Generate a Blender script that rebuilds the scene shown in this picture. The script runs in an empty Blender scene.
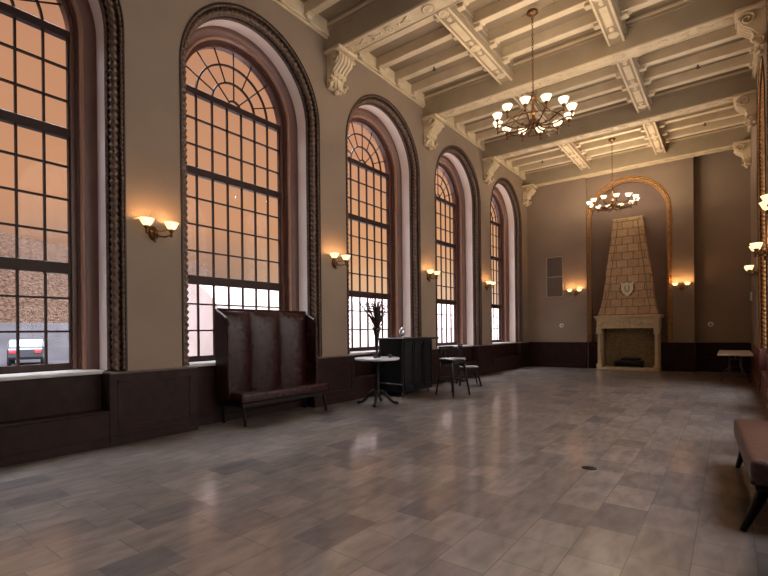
import bpy, bmesh, math, random
from mathutils import Vector, Matrix
random.seed(7)
PI = math.pi
S = 0.867                       # survey units -> metres
sc = bpy.context.scene
C = sc.collection

# ------------------------------------------------------------------ materials
def lin(c):
    return tuple(((v/255)/12.92 if v/255 <= .04045 else ((v/255+.055)/1.055)**2.4) for v in c) + (1,)

def new_mat(name):
    m = bpy.data.materials.new(name); m.use_nodes = True
    nt = m.node_tree
    return m, nt, nt.nodes['Principled BSDF']

def mat(name, col, rough=.5, metal=0, var=.12, scale=6, bump=0, bscale=30, ior=1.5, coat=0, spec=.5):
    m, nt, b = new_mat(name)
    b.inputs['Roughness'].default_value = rough
    b.inputs['Metallic'].default_value = metal
    b.inputs['IOR'].default_value = ior
    b.inputs['Coat Weight'].default_value = coat
    b.inputs['Specular IOR Level'].default_value = spec
    N, L = nt.nodes, nt.links
    tc = N.new('ShaderNodeTexCoord')
    no = N.new('ShaderNodeTexNoise'); no.inputs['Scale'].default_value = scale; no.inputs['Detail'].default_value = 5
    L.new(tc.outputs['Object'], no.inputs['Vector'])
    cr = N.new('ShaderNodeValToRGB')
    c = lin(col)
    cr.color_ramp.elements[0].position = .3; cr.color_ramp.elements[1].position = .7
    cr.color_ramp.elements[0].color = tuple(v*(1-var) for v in c[:3]) + (1,)
    cr.color_ramp.elements[1].color = tuple(min(1, v*(1+var)) for v in c[:3]) + (1,)
    L.new(no.outputs['Fac'], cr.inputs['Fac']); L.new(cr.outputs['Color'], b.inputs['Base Color'])
    if bump:
        n2 = N.new('ShaderNodeTexNoise'); n2.inputs['Scale'].default_value = bscale; n2.inputs['Detail'].default_value = 6
        L.new(tc.outputs['Object'], n2.inputs['Vector'])
        bp = N.new('ShaderNodeBump'); bp.inputs['Strength'].default_value = bump; bp.inputs['Distance'].default_value = .02
        L.new(n2.outputs['Fac'], bp.inputs['Height']); L.new(bp.outputs['Normal'], b.inputs['Normal'])
    return m

def emit_mat(name, col, strength, base=(235, 225, 205)):
    m, nt, b = new_mat(name)
    b.inputs['Base Color'].default_value = lin(base)
    b.inputs['Emission Color'].default_value = lin(col)
    b.inputs['Emission Strength'].default_value = strength
    b.inputs['Roughness'].default_value = .4
    return m

M = {}
M['wall'] = mat('wall_plaster', (136, 117, 100), .85, var=.08, scale=1.2, bump=.15, bscale=60)
M['niche'] = mat('niche_plaster', (122, 102, 92), .85, var=.08, scale=1.5, bump=.1, bscale=60)
M['reveal'] = mat('reveal_plaster', (232, 214, 206), .6, var=.05, scale=2)
M['wainscot'] = mat('wainscot_dark_stone', (42, 24, 22), .45, spec=.18, var=.35, scale=9, bump=.05, bscale=40)
M['wainscot_red'] = mat('wainscot_red_stone', (112, 72, 64), .3, var=.3, scale=7)
M['cap'] = mat('wainscot_cap', (92, 76, 70), .4, var=.2)
M['sill'] = mat('sill_stone', (190, 182, 178), .35, var=.1)
M['bronze'] = mat('bronzed_plaster', (96, 74, 60), .36, metal=.3, var=.3, scale=12)
M['bronze_dark'] = mat('bronzed_plaster_dark', (46, 32, 27), .5, metal=.2, var=.3, scale=10)
M['gold'] = mat('gilded_plaster', (160, 114, 62), .42, metal=.4, var=.25, scale=12)
M['frame'] = mat('frame_wood', (88, 54, 42), .4, var=.2, scale=8)
M['cove'] = mat('cove_brown_paint', (112, 80, 72), .45, var=.1, scale=3)
M['bead'] = mat('frame_bead', (150, 108, 88), .35, var=.12, scale=8)
M['sash'] = mat('sash_wood', (54, 36, 30), .5, spec=.2, var=.2, scale=8)
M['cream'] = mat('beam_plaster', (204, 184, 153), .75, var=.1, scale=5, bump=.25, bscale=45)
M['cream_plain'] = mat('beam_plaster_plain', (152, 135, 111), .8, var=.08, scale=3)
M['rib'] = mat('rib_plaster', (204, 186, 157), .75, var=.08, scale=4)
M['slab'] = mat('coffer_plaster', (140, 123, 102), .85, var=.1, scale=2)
M['leather'] = mat('maroon_leather', (44, 18, 17), .26, spec=.35, var=.3, scale=10, bump=.2, bscale=70)
M['leather_worn'] = mat('red_brown_worn_leather', (80, 50, 40), .4, var=.4, scale=22, bump=.25, bscale=60)
M['black_wood'] = mat('black_wood', (22, 16, 15), .45, spec=.25, var=.3, scale=9)
M['black_metal'] = mat('black_metal', (24, 23, 24), .4, metal=.5, var=.2)
M['bar'] = mat('bar_black_paint', (19, 19, 21), .45, spec=.3, var=.25, scale=6)
M['table_top'] = mat('pale_table_top', (205, 205, 208), .18, var=.08, ior=1.7)
M['seat_grey'] = mat('grey_seat', (150, 148, 150), .22, var=.1, ior=1.7)
M['silver'] = mat('silver', (200, 200, 200), .2, metal=.9, var=.1)
M['white_plastic'] = mat('white_plastic', (226, 224, 220), .4, var=.04)
M['dark_plastic'] = mat('dark_plastic', (30, 28, 28), .5, var=.1)
M['steel_grey'] = mat('grey_steel', (88, 86, 86), .4, metal=.6, var=.1)
M['brass'] = mat('aged_brass', (108, 74, 44), .38, metal=.75, var=.25, scale=20)
M['dried'] = mat('dried_leaf', (40, 30, 24), .8, var=.3, scale=20)
M['vase'] = mat('dark_vase', (34, 28, 28), .25, var=.2)
M['vent'] = mat('vent_metal', (98, 86, 76), .5, metal=.2, var=.1)
M['vent_frame'] = mat('vent_frame', (150, 134, 116), .6, var=.06)
M['limestone'] = mat('limestone', (186, 164, 128), .8, var=.14, scale=9, bump=.25, bscale=40)
M['firebrick'] = mat('firebox_stone', (128, 106, 74), .9, var=.35, scale=26, bump=.4, bscale=40)
M['iron'] = mat('cast_iron', (20, 19, 19), .6, metal=.3, var=.2)
M['log'] = mat('charred_log', (34, 26, 22), .9, var=.4, scale=20, bump=.4)
M['shield'] = mat('shield_plaster', (206, 198, 176), .6, var=.08)
M['wreath'] = mat('shield_backing', (128, 106, 78), .8, var=.2)
M['shade'] = emit_mat('lit_frosted_shade', (255, 224, 178), 1.5)
M['shade_sconce'] = emit_mat('lit_sconce_shade', (255, 212, 152), 1.5)
M['bulb'] = emit_mat('lit_bulb', (255, 226, 170), 6)
M['asphalt'] = mat('pale_asphalt', (58, 55, 56), .9, spec=0, var=.3, scale=.4)
M['scrub'] = mat('scrub_hill', (50, 37, 30), .95, spec=0, var=.7, scale=5)
M['snow'] = mat('old_snow', (50, 47, 49), .9, spec=0, var=.2, scale=.6)
M['car_grey'] = mat('car_grey_paint', (36, 38, 46), .3, var=.05)
M['car_pale'] = mat('car_pale_paint', (60, 60, 64), .3, var=.05)
M['car_glass'] = mat('car_glass', (34, 36, 42), .1, var=.05)
M['tail'] = emit_mat('lit_tail_lamp', (230, 40, 50), 1.2, (150, 20, 30))
M['tyre'] = mat('tyre', (24, 24, 25), .8)

def glass_mat():
    m = bpy.data.materials.new('window_glass'); m.use_nodes = True
    nt = m.node_tree; N, L = nt.nodes, nt.links
    N.remove(N['Principled BSDF'])
    tr = N.new('ShaderNodeBsdfTransparent'); tr.inputs['Color'].default_value = (.97, .96, .95, 1)
    gl = N.new('ShaderNodeBsdfGlossy'); gl.inputs['Roughness'].default_value = .03
    lw = N.new('ShaderNodeLayerWeight'); pw = N.new('ShaderNodeMath'); pw.operation = 'POWER'; pw.inputs[1].default_value = 5
    L.new(lw.outputs['Facing'], pw.inputs[0])
    fr = N.new('ShaderNodeMath'); fr.operation = 'MULTIPLY_ADD'; fr.inputs[1].default_value = .5; fr.inputs[2].default_value = .012
    L.new(pw.outputs[0], fr.inputs[0])
    mx = N.new('ShaderNodeMixShader')
    L.new(fr.outputs[0], mx.inputs[0]); L.new(tr.outputs[0], mx.inputs[1]); L.new(gl.outputs[0], mx.inputs[2])
    L.new(mx.outputs[0], N['Material Output'].inputs['Surface'])
    return m
M['glass'] = glass_mat()

def floor_mat():
    m, nt, b = new_mat('marble_tile_floor'); N, L = nt.nodes, nt.links
    geo = N.new('ShaderNodeNewGeometry'); sp = N.new('ShaderNodeSeparateXYZ'); cb = N.new('ShaderNodeCombineXYZ')
    L.new(geo.outputs['Position'], sp.inputs[0]); L.new(sp.outputs['Y'], cb.inputs['X'])
    ad = N.new('ShaderNodeMath'); ad.operation = 'ADD'; ad.inputs[1].default_value = 0.21*S + 30*.335*S
    L.new(sp.outputs['X'], ad.inputs[0]); L.new(ad.outputs[0], cb.inputs['Y'])
    br = N.new('ShaderNodeTexBrick')
    br.inputs['Scale'].default_value = 1; br.inputs['Brick Width'].default_value = .56*S; br.inputs['Row Height'].default_value = .335*S
    br.inputs['Mortar Size'].default_value = .0035; br.inputs['Mortar Smooth'].default_value = .3
    br.inputs['Color1'].default_value = (0, 0, 0, 1); br.inputs['Color2'].default_value = (1, 1, 1, 1); br.inputs['Mortar'].default_value = (.5, .5, .5, 1)
    br.offset = .37; br.squash = .72; br.squash_frequency = 3
    L.new(cb.outputs[0], br.inputs['Vector'])
    cr = N.new('ShaderNodeValToRGB'); e = cr.color_ramp.elements
    e[0].position = 0; e[0].color = lin((104, 97, 95))
    e[1].position = 1; e[1].color = lin((144, 130, 119))
    for p, c in ((.2, (124, 112, 104)), (.45, (131, 119, 109)), (.7, (138, 126, 116))):
        k = cr.color_ramp.elements.new(p); k.color = lin(c)
    L.new(br.outputs['Color'], cr.inputs['Fac'])
    # clouding inside each tile, long veins, worn patches
    n1 = N.new('ShaderNodeTexNoise'); n1.inputs['Scale'].default_value = 5; n1.inputs['Detail'].default_value = 8; n1.inputs['Distortion'].default_value = .5
    mp = N.new('ShaderNodeMapping'); mp.inputs['Scale'].default_value = (2.2, .8, 1)
    L.new(geo.outputs['Position'], mp.inputs[0]); L.new(mp.outputs[0], n1.inputs['Vector'])
    r1 = N.new('ShaderNodeValToRGB'); r1.color_ramp.elements[0].position = .32; r1.color_ramp.elements[0].color = (.62, .6, .6, 1)
    r1.color_ramp.elements[1].position = .62; r1.color_ramp.elements[1].color = (1.05, 1.03, 1.0, 1)
    L.new(n1.outputs['Fac'], r1.inputs['Fac'])
    m1 = N.new('ShaderNodeMix'); m1.data_type = 'RGBA'; m1.blend_type = 'MULTIPLY'; m1.inputs[0].default_value = .85
    L.new(cr.outputs['Color'], m1.inputs[6]); L.new(r1.outputs['Color'], m1.inputs[7])
    n2 = N.new('ShaderNodeTexNoise'); n2.inputs['Scale'].default_value = .55; n2.inputs['Detail'].default_value = 3
    L.new(geo.outputs['Position'], n2.inputs['Vector'])
    r2 = N.new('ShaderNodeValToRGB'); r2.color_ramp.elements[0].position = .35; r2.color_ramp.elements[0].color = (.8, .78, .8, 1)
    r2.color_ramp.elements[1].position = .65; r2.color_ramp.elements[1].color = (1, 1, 1, 1)
    L.new(n2.outputs['Fac'], r2.inputs['Fac'])
    m2 = N.new('ShaderNodeMix'); m2.data_type = 'RGBA'; m2.blend_type = 'MULTIPLY'; m2.inputs[0].default_value = .8
    L.new(m1.outputs[2], m2.inputs[6]); L.new(r2.outputs['Color'], m2.inputs[7])
    m3 = N.new('ShaderNodeMix'); m3.data_type = 'RGBA'
    fm = N.new('ShaderNodeMath'); fm.operation = 'MULTIPLY'; fm.inputs[1].default_value = .6
    L.new(br.outputs['Fac'], fm.inputs[0]); L.new(fm.outputs[0], m3.inputs[0])
    L.new(m2.outputs[2], m3.inputs[6]); m3.inputs[7].default_value = lin((70, 62, 58))
    L.new(m3.outputs[2], b.inputs['Base Color'])
    rr = N.new('ShaderNodeMapRange'); rr.inputs[3].default_value = .13; rr.inputs[4].default_value = .17
    L.new(n1.outputs['Fac'], rr.inputs[0]); L.new(rr.outputs[0], b.inputs['Roughness'])
    b.inputs["IOR"].default_value = 2.5
    bp = N.new('ShaderNodeBump'); bp.inputs['Strength'].default_value = .2; bp.inputs['Distance'].default_value = .003
    iv = N.new('ShaderNodeMath'); iv.operation = 'SUBTRACT'; iv.inputs[0].default_value = 1
    L.new(br.outputs['Fac'], iv.inputs[1])
    nn = N.new('ShaderNodeMath'); nn.operation = 'MULTIPLY_ADD'; nn.inputs[1].default_value = .0
    L.new(n1.outputs['Fac'], nn.inputs[0]); L.new(iv.outputs[0], nn.inputs[2])
    L.new(nn.outputs[0], bp.inputs['Height']); L.new(bp.outputs['Normal'], b.inputs['Normal'])
    # worn patina: the same stone, less polished, mixed with the polished stone
    b2 = N.new('ShaderNodeBsdfPrincipled'); b2.inputs['IOR'].default_value = 1.8; b2.inputs['Roughness'].default_value = .3
    L.new(m3.outputs[2], b2.inputs['Base Color']); L.new(bp.outputs['Normal'], b2.inputs['Normal'])
    ms = N.new('ShaderNodeMixShader'); ms.inputs[0].default_value = .38
    L.new(b.outputs[0], ms.inputs[1]); L.new(b2.outputs[0], ms.inputs[2]); L.new(ms.outputs[0], N['Material Output'].inputs['Surface'])
    return m
M['floor'] = floor_mat()

def stone_block_mat(name, c1, c2, mortar, bw, rh, axes='XZ'):
    m, nt, b = new_mat(name); N, L = nt.nodes, nt.links
    tc = N.new('ShaderNodeTexCoord'); sp = N.new('ShaderNodeSeparateXYZ'); cb = N.new('ShaderNodeCombineXYZ')
    L.new(tc.outputs['Object'], sp.inputs[0]); L.new(sp.outputs[axes[0]], cb.inputs['X']); L.new(sp.outputs[axes[1]], cb.inputs['Y'])
    br = N.new('ShaderNodeTexBrick'); br.inputs['Scale'].default_value = 1
    br.inputs['Brick Width'].default_value = bw*S; br.inputs['Row Height'].default_value = rh*S
    br.inputs['Mortar Size'].default_value = .011; br.inputs['Mortar Smooth'].default_value = .2
    br.inputs['Color1'].default_value = lin(c1); br.inputs['Color2'].default_value = lin(c2); br.inputs['Mortar'].default_value = lin(mortar)
    L.new(cb.outputs[0], br.inputs['Vector'])
    no = N.new('ShaderNodeTexNoise'); no.inputs['Scale'].default_value = 14; no.inputs['Detail'].default_value = 6
    L.new(tc.outputs['Object'], no.inputs['Vector'])
    r1 = N.new('ShaderNodeValToRGB'); r1.color_ramp.elements[0].position = .3; r1.color_ramp.elements[0].color = (.72, .7, .68, 1)
    r1.color_ramp.elements[1].position = .65
    L.new(no.outputs['Fac'], r1.inputs['Fac'])
    mx = N.new('ShaderNodeMix'); mx.data_type = 'RGBA'; mx.blend_type = 'MULTIPLY'; mx.inputs[0].default_value = .8
    L.new(br.outputs['Color'], mx.inputs[6]); L.new(r1.outputs['Color'], mx.inputs[7]); L.new(mx.outputs[2], b.inputs['Base Color'])
    b.inputs['Roughness'].default_value = .85
    bp = N.new('ShaderNodeBump'); bp.inputs['Strength'].default_value = .5; bp.inputs['Distance'].default_value = .02; bp.invert = True
    L.new(br.outputs['Fac'], bp.inputs['Height']); L.new(bp.outputs['Normal'], b.inputs['Normal'])
    return m
M['hood'] = stone_block_mat('hood_stone_blocks', (186, 156, 122), (170, 140, 106), (122, 96, 70), .36, .285)

# ------------------------------------------------------------------ mesh builder
class MB:
    def __init__(self): self.bm = bmesh.new()
    def face(self, vs, smooth=False):
        try:
            f = self.bm.faces.new(vs); f.smooth = smooth; return f
        except ValueError: return None
    def v(self, p): return self.bm.verts.new(p)
    def quadstrip(self, A, B, smooth=False, close=False):
        n = len(A)
        for i in range(n if close else n-1):
            j = (i+1) % n
            self.face((A[i], A[j], B[j], B[i]), smooth)
    def box(self, a, b, bevel=0, rotz=0, about=None, mtx=None, seg=1):
        t = bmesh.new()
        r = bmesh.ops.create_cube(t, size=1)
        a = Vector(a); b = Vector(b); c = (a+b)/2; d = b-a
        for q in t.verts: q.co = Vector((q.co.x*d.x, q.co.y*d.y, q.co.z*d.z)) + c
        if bevel: bmesh.ops.bevel(t, geom=t.edges[:], offset=bevel, segments=seg, profile=.5, affect='EDGES')
        if rotz:
            ab = Vector(about) if about else c
            bmesh.ops.rotate(t, verts=t.verts, cent=ab, matrix=Matrix.Rotation(rotz, 3, 'Z'))
        if mtx:
            for q in t.verts: q.co = mtx @ q.co
        self.merge(t, smooth=seg > 1); return self
    def merge(self, t, smooth=False):
        mp = {}
        for q in t.verts: mp[q] = self.bm.verts.new(q.co)
        for f in t.faces: self.face([mp[q] for q in f.verts], smooth or f.smooth)
        t.free()
    def tube(self, pts, r, seg=8, cap=True):
        pts = [Vector(p) for p in pts]; n = len(pts)
        rs = r if isinstance(r, (list, tuple)) else [r]*n
        up = Vector((0, 0, 1)); prev = None; rings = []
        for i, p in enumerate(pts):
            d = (pts[min(i+1, n-1)] - pts[max(i-1, 0)]).normalized()
            if prev is None:
                a = d.orthogonal().normalized()
            else:
                a = (prev - d*prev.dot(d))
                a = a.normalized() if a.length > 1e-6 else d.orthogonal().normalized()
            prev = a; bb = d.cross(a)
            rings.append([self.v(p + (a*math.cos(2*PI*k/seg) + bb*math.sin(2*PI*k/seg))*rs[i]) for k in range(seg)])
        for A, B in zip(rings, rings[1:]): self.quadstrip(A, B, True, True)
        if cap:
            self.face(list(reversed(rings[0]))); self.face(rings[-1])
        return self
    def lathe(self, prof, c=(0, 0, 0), seg=16, mtx=None, cap=True):
        rings = []
        for (r, z) in prof:
            ring = []
            for k in range(seg):
                p = Vector((r*math.cos(2*PI*k/seg), r*math.sin(2*PI*k/seg), z))
                if mtx: p = mtx @ p
                ring.append(self.v(p + Vector(c)))
            rings.append(ring)
        for A, B in zip(rings, rings[1:]): self.quadstrip(A, B, True, True)
        if cap:
            if prof[0][0] > 1e-5: self.face(list(reversed(rings[0])))
            if prof[-1][0] > 1e-5: self.face(rings[-1])
        return self
    def ell(self, c, rad, seg=10, rings=7, mtx=None):
        prof = []
        t = bmesh.new(); bmesh.ops.create_uvsphere(t, u_segments=seg, v_segments=rings, radius=1)
        for q in t.verts:
            p = Vector((q.co.x*rad[0], q.co.y*rad[1], q.co.z*rad[2]))
            if mtx: p = mtx @ p
            q.co = p + Vector(c)
        self.merge(t, True); return self
    def prism(self, poly, axis, a, b, bevel=0):
        """poly: 2-D outline, extruded along axis from a to b (other two axes in xyz order)"""
        t = bmesh.new()
        def P(u, w, s):
            return {'X': (s, u, w), 'Y': (u, s, w), 'Z': (u, w, s)}[axis]
        A = [t.verts.new(P(u, w, a)) for u, w in poly]; B = [t.verts.new(P(u, w, b)) for u, w in poly]
        t.faces.new(A); t.faces.new(list(reversed(B)))
        n = len(poly)
        for i in range(n):
            j = (i+1) % n; t.faces.new((A[j], A[i], B[i], B[j]))
        bmesh.ops.recalc_face_normals(t, faces=t.faces)
        if bevel: bmesh.ops.bevel(t, geom=t.edges[:], offset=bevel, segments=1, profile=.5, affect='EDGES')
        self.merge(t); return self
    def build(self, name, m, parent=None, loc=None, rotz=0):
        bm = self.bm
        bmesh.ops.recalc_face_normals(bm, faces=bm.faces)
        for q in bm.verts: q.co *= S
        me = bpy.data.meshes.new(name); bm.to_mesh(me); bm.free()
        me.materials.append(m)
        o = bpy.data.objects.new(name, me); C.objects.link(o)
        if parent: o.parent = parent
        if loc: o.location = Vector(loc)*S
        o.rotation_euler.z = rotz
        return o

def thing(name, label, cat, loc, rotz=0, group=None):
    o = bpy.data.objects.new(name, None); C.objects.link(o)
    o.empty_display_size = .1
    o.location = Vector(loc)*S; o.rotation_euler = (0, 0, rotz)
    o['label'] = label; o['category'] = cat
    if group: o['group'] = group
    return o
def tag(o, label, cat, group=None):
    o['label'] = label; o['category'] = cat
    if group: o['group'] = group
    return o
def struct(o, label=None):
    o['kind'] = 'structure'
    return o
def copy_tree(o, parent=None):
    c = o.copy(); C.objects.link(c)
    if parent: c.parent = parent
    for ch in o.children: copy_tree(ch, c)
    return c
def dup(o, loc, rotz, label):
    c = copy_tree(o); c.location = Vector(loc)*S; c.rotation_euler = (0, 0, rotz); c['label'] = label
    return c

# ------------------------------------------------------------------ room dimensions (survey units)
XL, XR = -6.58, .56
YB, YF = -3.2, 18.45
BAY = 3.73
WC = [1.385 + BAY*i for i in range(5)]            # window centres along Y
PC = [c + BAY/2 for c in WC]                        # piers after each window
R0, ZS, ZSILL = 1.455, 5.62, 1.0                    # arch outer radius, springing, sill
TOPZ = 7.9

# ------------------------------------------------------------------ floor / ceiling
struct(MB().box((XL-.3, YB-.3, -.15), (XR+.3, 19.4, 0)).build('floor', M['floor']))
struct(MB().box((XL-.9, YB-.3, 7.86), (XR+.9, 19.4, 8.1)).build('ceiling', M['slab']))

# ------------------------------------------------------------------ arched walls
def arch_path(R, zs, z0, ns=60, na=72):
    P = []
    for i in range(ns): P.append((-R, z0 + (zs-z0)*i/ns, 1, 0))
    for i in range(na+1):
        t = PI - PI*i/na; P.append((R*math.cos(t), zs + R*math.sin(t), -math.cos(t), -math.sin(t)))
    for i in range(1, ns+1): P.append((R, zs + (z0-zs)*i/ns, -1, 0))
    return P

def arched_wall(name, x_in, x_out, sgn, WC):
    """wall in the YZ plane with five arched openings; x_in room side"""
    mb = MB()
    def skin(x, R, z0):
        edges = [YB-.3] + sum(([c-R, c+R] for c in WC), []) + [19.4]
        for i in range(0, len(edges), 2):
            mb.face([mb.v((x, edges[i], 0)), mb.v((x, edges[i+1], 0)), mb.v((x, edges[i+1], TOPZ)), mb.v((x, edges[i], TOPZ))])
        for c in WC:
            na = 48; lo = []; hi = []
            for k in range(na+1):
                t = PI - PI*k/na; y = c + R*math.cos(t)
                lo.append(mb.v((x, y, ZS + R*math.sin(t)))); hi.append(mb.v((x, y, TOPZ)))
            mb.quadstrip(lo, hi)
            if z0 > .1: mb.face([mb.v((x, c-R, 0)), mb.v((x, c+R, 0)), mb.v((x, c+R, z0)), mb.v((x, c-R, z0))])
    skin(x_in - sgn*.0, R0, .02); skin(x_out, 1.07, ZSILL-.02)
    # the top edge
    mb.face([mb.v((x_in, YB-.3, TOPZ)), mb.v((x_in, 19.4, TOPZ)), mb.v((x_out, 19.4, TOPZ)), mb.v((x_out, YB-.3, TOPZ))])
    for y in (YB-.3, 19.4):
        mb.face([mb.v((x_in, y, 0)), mb.v((x_out, y, 0)), mb.v((x_out, y, TOPZ)), mb.v((x_in, y, TOPZ))])
    return struct(mb.build(name, M['wall']))
arched_wall('wall_left', XL, XL-.82, 1, WC)
arched_wall('wall_right', XR, XR+.82, -1, WC[:4])

def sweep(mb, path, prof, smooth=True):
    rows = []
    for (w, d) in prof:
        rows.append([mb.v((-d, y+ny*w, z+nz*w)) for (y, z, ny, nz) in path])
    for A, B in zip(rows, rows[1:]): mb.quadstrip(A, B, smooth)

def rope(mb, path, w, d, r, pitch=.17, seg=10, amp=.26, strands=2):
    s = 0; prev = None; last = None
    for (y, z, ny, nz) in path:
        c = (y+ny*w, z+nz*w)
        if last: s += math.hypot(c[0]-last[0], c[1]-last[1])
        last = c; ring = []
        for k in range(seg):
            a = 2*PI*k/seg
            rr = r*(1 + amp*math.cos(strands*a + 2*PI*s/pitch))
            ww = rr*math.cos(a); dd = rr*math.sin(a)
            ring.append(mb.v((-(d+dd), c[0]+ny*ww, c[1]+nz*ww)))
        if prev: mb.quadstrip(prev, ring, True, True)
        prev = ring

def beads(mb, path, w, d, r):
    rope(mb, path, w, d, r, pitch=.07, seg=6, amp=.3, strands=0)

def make_window():
    """local frame: +x into the room, y along the wall, z up"""
    root = bpy.data.objects.new('window_1', None); C.objects.link(root); root['kind'] = 'structure'
    path = arch_path(R0, ZS, ZSILL)
    fine = arch_path(R0, ZS, ZSILL, 280, 260)
    mb = MB(); sweep(mb, path, [(-.015, .0), (-.015, -.02), (.005, -.02), (.012, .01), (.03, .05), (.12, .19), (.14, .2), (.15, .22)], False)
    mb.build('moulding_bed', M['bronze_dark'], root)
    mb = MB(); rope(mb, fine, .082, .098, .05, pitch=.1, amp=.3)
    beads(mb, fine, .018, .012, .02); beads(mb, fine, .135, .195, .02)
    mb.build('rope_moulding', M['bronze'], root)
    mb = MB()
    sweep(mb, path, [(.15, .22), (.15, .42), (.152, .46)]); mb.build('reveal', M['reveal'], root)
    mb = MB(); prof = [(.152, .46)] + [(.152+.15*(1-math.cos(a)), .46+.1*math.sin(a)) for a in [PI/2*i/8 for i in range(1, 9)]]
    sweep(mb, path, prof); mb.build('cove', M['cove'], root)
    mb = MB(); sweep(mb, path, [(.285, .56), (.285, .535), (.295, .525), (.315, .525), (.325, .535), (.325, .6)], True); mb.build('bead', M['bead'], root)
    mb = MB(); sweep(mb, path, [(.325, .58), (.325, .63), (.345, .63), (.345, .68), (.40, .68), (.40, .80), (.3, .82)], False); mb.build('frame', M['frame'], root)
    # sash bars
    xg = .75; hw = 1.065; zc = ZS+.03; col = hw*2/7
    def bar(name, z, h, t): MB().box((-xg-t, -hw, z-h/2), (-xg+t, hw, z+h/2), .006).build(name, M['sash'], root)
    bar('transom', zc, .11, .05); bar('transom', zc-3*.457, .13, .05); bar('transom', 2.41, .15, .05)
    mb = MB(); w = .0135
    for i in range(1, 7):
        y = -hw+col*i; mb.box((-xg-.02, y-w, ZSILL), (-xg+.02, y+w, zc))
    for k in range(1, 10):
        if k in (3, 7): continue
        z = zc - .457*k
        mb.box((-xg-.019, -hw, z-w), (-xg+.019, hw, z+w))
    def arc(r):
        pa = [(r*math.cos(PI*k/24), zc+r*math.sin(PI*k/24)) for k in range(25)]
        rows = [[], [], [], []]
        for k, (y, z) in enumerate(pa):
            a = PI*k/24
            for q, (dr, dx) in enumerate(((-w, -.02), (w, -.02), (w, .02), (-w, .02))):
                rows[q].append(mb.v((-xg+dx, (r+dr)*math.cos(a), zc+(r+dr)*math.sin(a))))
        for q in range(4): mb.quadstrip(rows[q], rows[(q+1) % 4])
    for r in (.14, col*1.5, col*2.5): arc(r)
    for k in range(1, 8):
        a = PI*k/8
        r0 = .14 if k % 2 == 0 else col*1.5
        mb.tube([(-xg, r0*math.cos(a), zc+r0*math.sin(a)), (-xg, 1.06*math.cos(a), zc+1.06*math.sin(a))], w, 6)
    mb.build('glazing_bars', M['sash'], root)
    mb = MB(); mb.box((-xg-.03, -hw-.02, ZSILL), (-xg+.03, -hw+.03, zc)); mb.box((-xg-.03, hw-.03, ZSILL), (-xg+.03, hw+.02, zc))
    mb.box((-xg-.04, -hw, ZSILL), (-xg+.04, hw, ZSILL+.1)); mb.build('sash_frame', M['sash'], root)
    mb = MB(); pts = [(-1.07, ZSILL), (1.07, ZSILL)] + [(1.07*math.cos(PI*k/32), ZS+1.07*math.sin(PI*k/32)) for k in range(33)]
    mb.face([mb.v((-xg-.004, y, z)) for y, z in pts]); mb.build('pane', M['glass'], root)
    MB().box((-.82, -1.27, ZSILL-.045), (-.2, 1.27, ZSILL+.005), .01).build('sill', M['sill'], root)
    return root
w1 = make_window()
w1.location = Vector((XL, WC[0], 0))*S
for i in range(1, 5):
    c = copy_tree(w1); c.name = 'window_%d' % (i+1); c.location = Vector((XL, WC[i], 0))*S
for i in range(4):
    c = copy_tree(w1); c.name = 'window_%d' % (i+6); c.location = Vector((XR, WC[i], 0))*S; c.rotation_euler.z = PI
    for q in c.children:
        if q.name.startswith('rope'):
            q.material_slots[0].link = 'OBJECT'; q.material_slots[0].material = M['gold']

# ------------------------------------------------------------------ wainscot
HB = 1.24
def wains(side):
    s = 1 if side == 'left' else -1
    x0 = XL if side == 'left' else XR
    m = M['wainscot'] if side == 'left' else M['wainscot_red']
    def B(mb, d0, d1, ya, yb, za, zb, bev=0):
        a, b = x0+s*d0, x0+s*d1
        mb.box((min(a, b), ya, za), (max(a, b), yb, zb), bev)
    W = WC if side == 'left' else WC[:4]
    for i in range(len(W)+1):
        ya = YB if i == 0 else W[i-1]+HB
        yb = (YF if side == 'left' else 18.9) if i == len(W) else W[i]-HB
        mb = MB(); B(mb, -.26, .015, ya, yb, 0, .955)
        B(mb, .0, .03, ya, yb, 0, .13, .006); B(mb, .0, .022, ya, yb, .13, .155)
        # raised field
        if yb-ya > .6:
            B(mb, .01, .024, ya+.1, ya+.13, .22, .86); B(mb, .01, .024, yb-.13, yb-.1, .22, .86)
            B(mb, .01, .024, ya+.1, yb-.1, .22, .25); B(mb, .01, .024, ya+.1, yb-.1, .83, .86)
        struct(mb.build('trim_%d' % (i+1 + (0 if side == 'left' else 20)), m))
        mb = MB(); B(mb, -.26, .035, ya, yb, .955, .985, .008)
        struct(mb.build('trim_%d' % (i+41 + (0 if side == 'left' else 20)), M['cap'] if side == 'left' else m))
    for i, c in enumerate(W):
        mb = MB(); B(mb, -.84, -.25, c-HB, c+HB, 0, .955)
        if not (side == 'left' and i == 1):
            B(mb, -.25, .0, c-HB, c+HB, 0, .44)
            B(mb, -.25, .012, c-HB, c+HB, .44, .475, .008)
            B(mb, .0, .015, c-HB, c+HB, 0, .12, .005)
        else:
            B(mb, -.25, -.23, c-HB, c+HB, 0, .13, .005)
        struct(mb.build('trim_%d' % (i+11 + (0 if side == 'left' else 20)), m))
wains('left'); wains('right')

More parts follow.
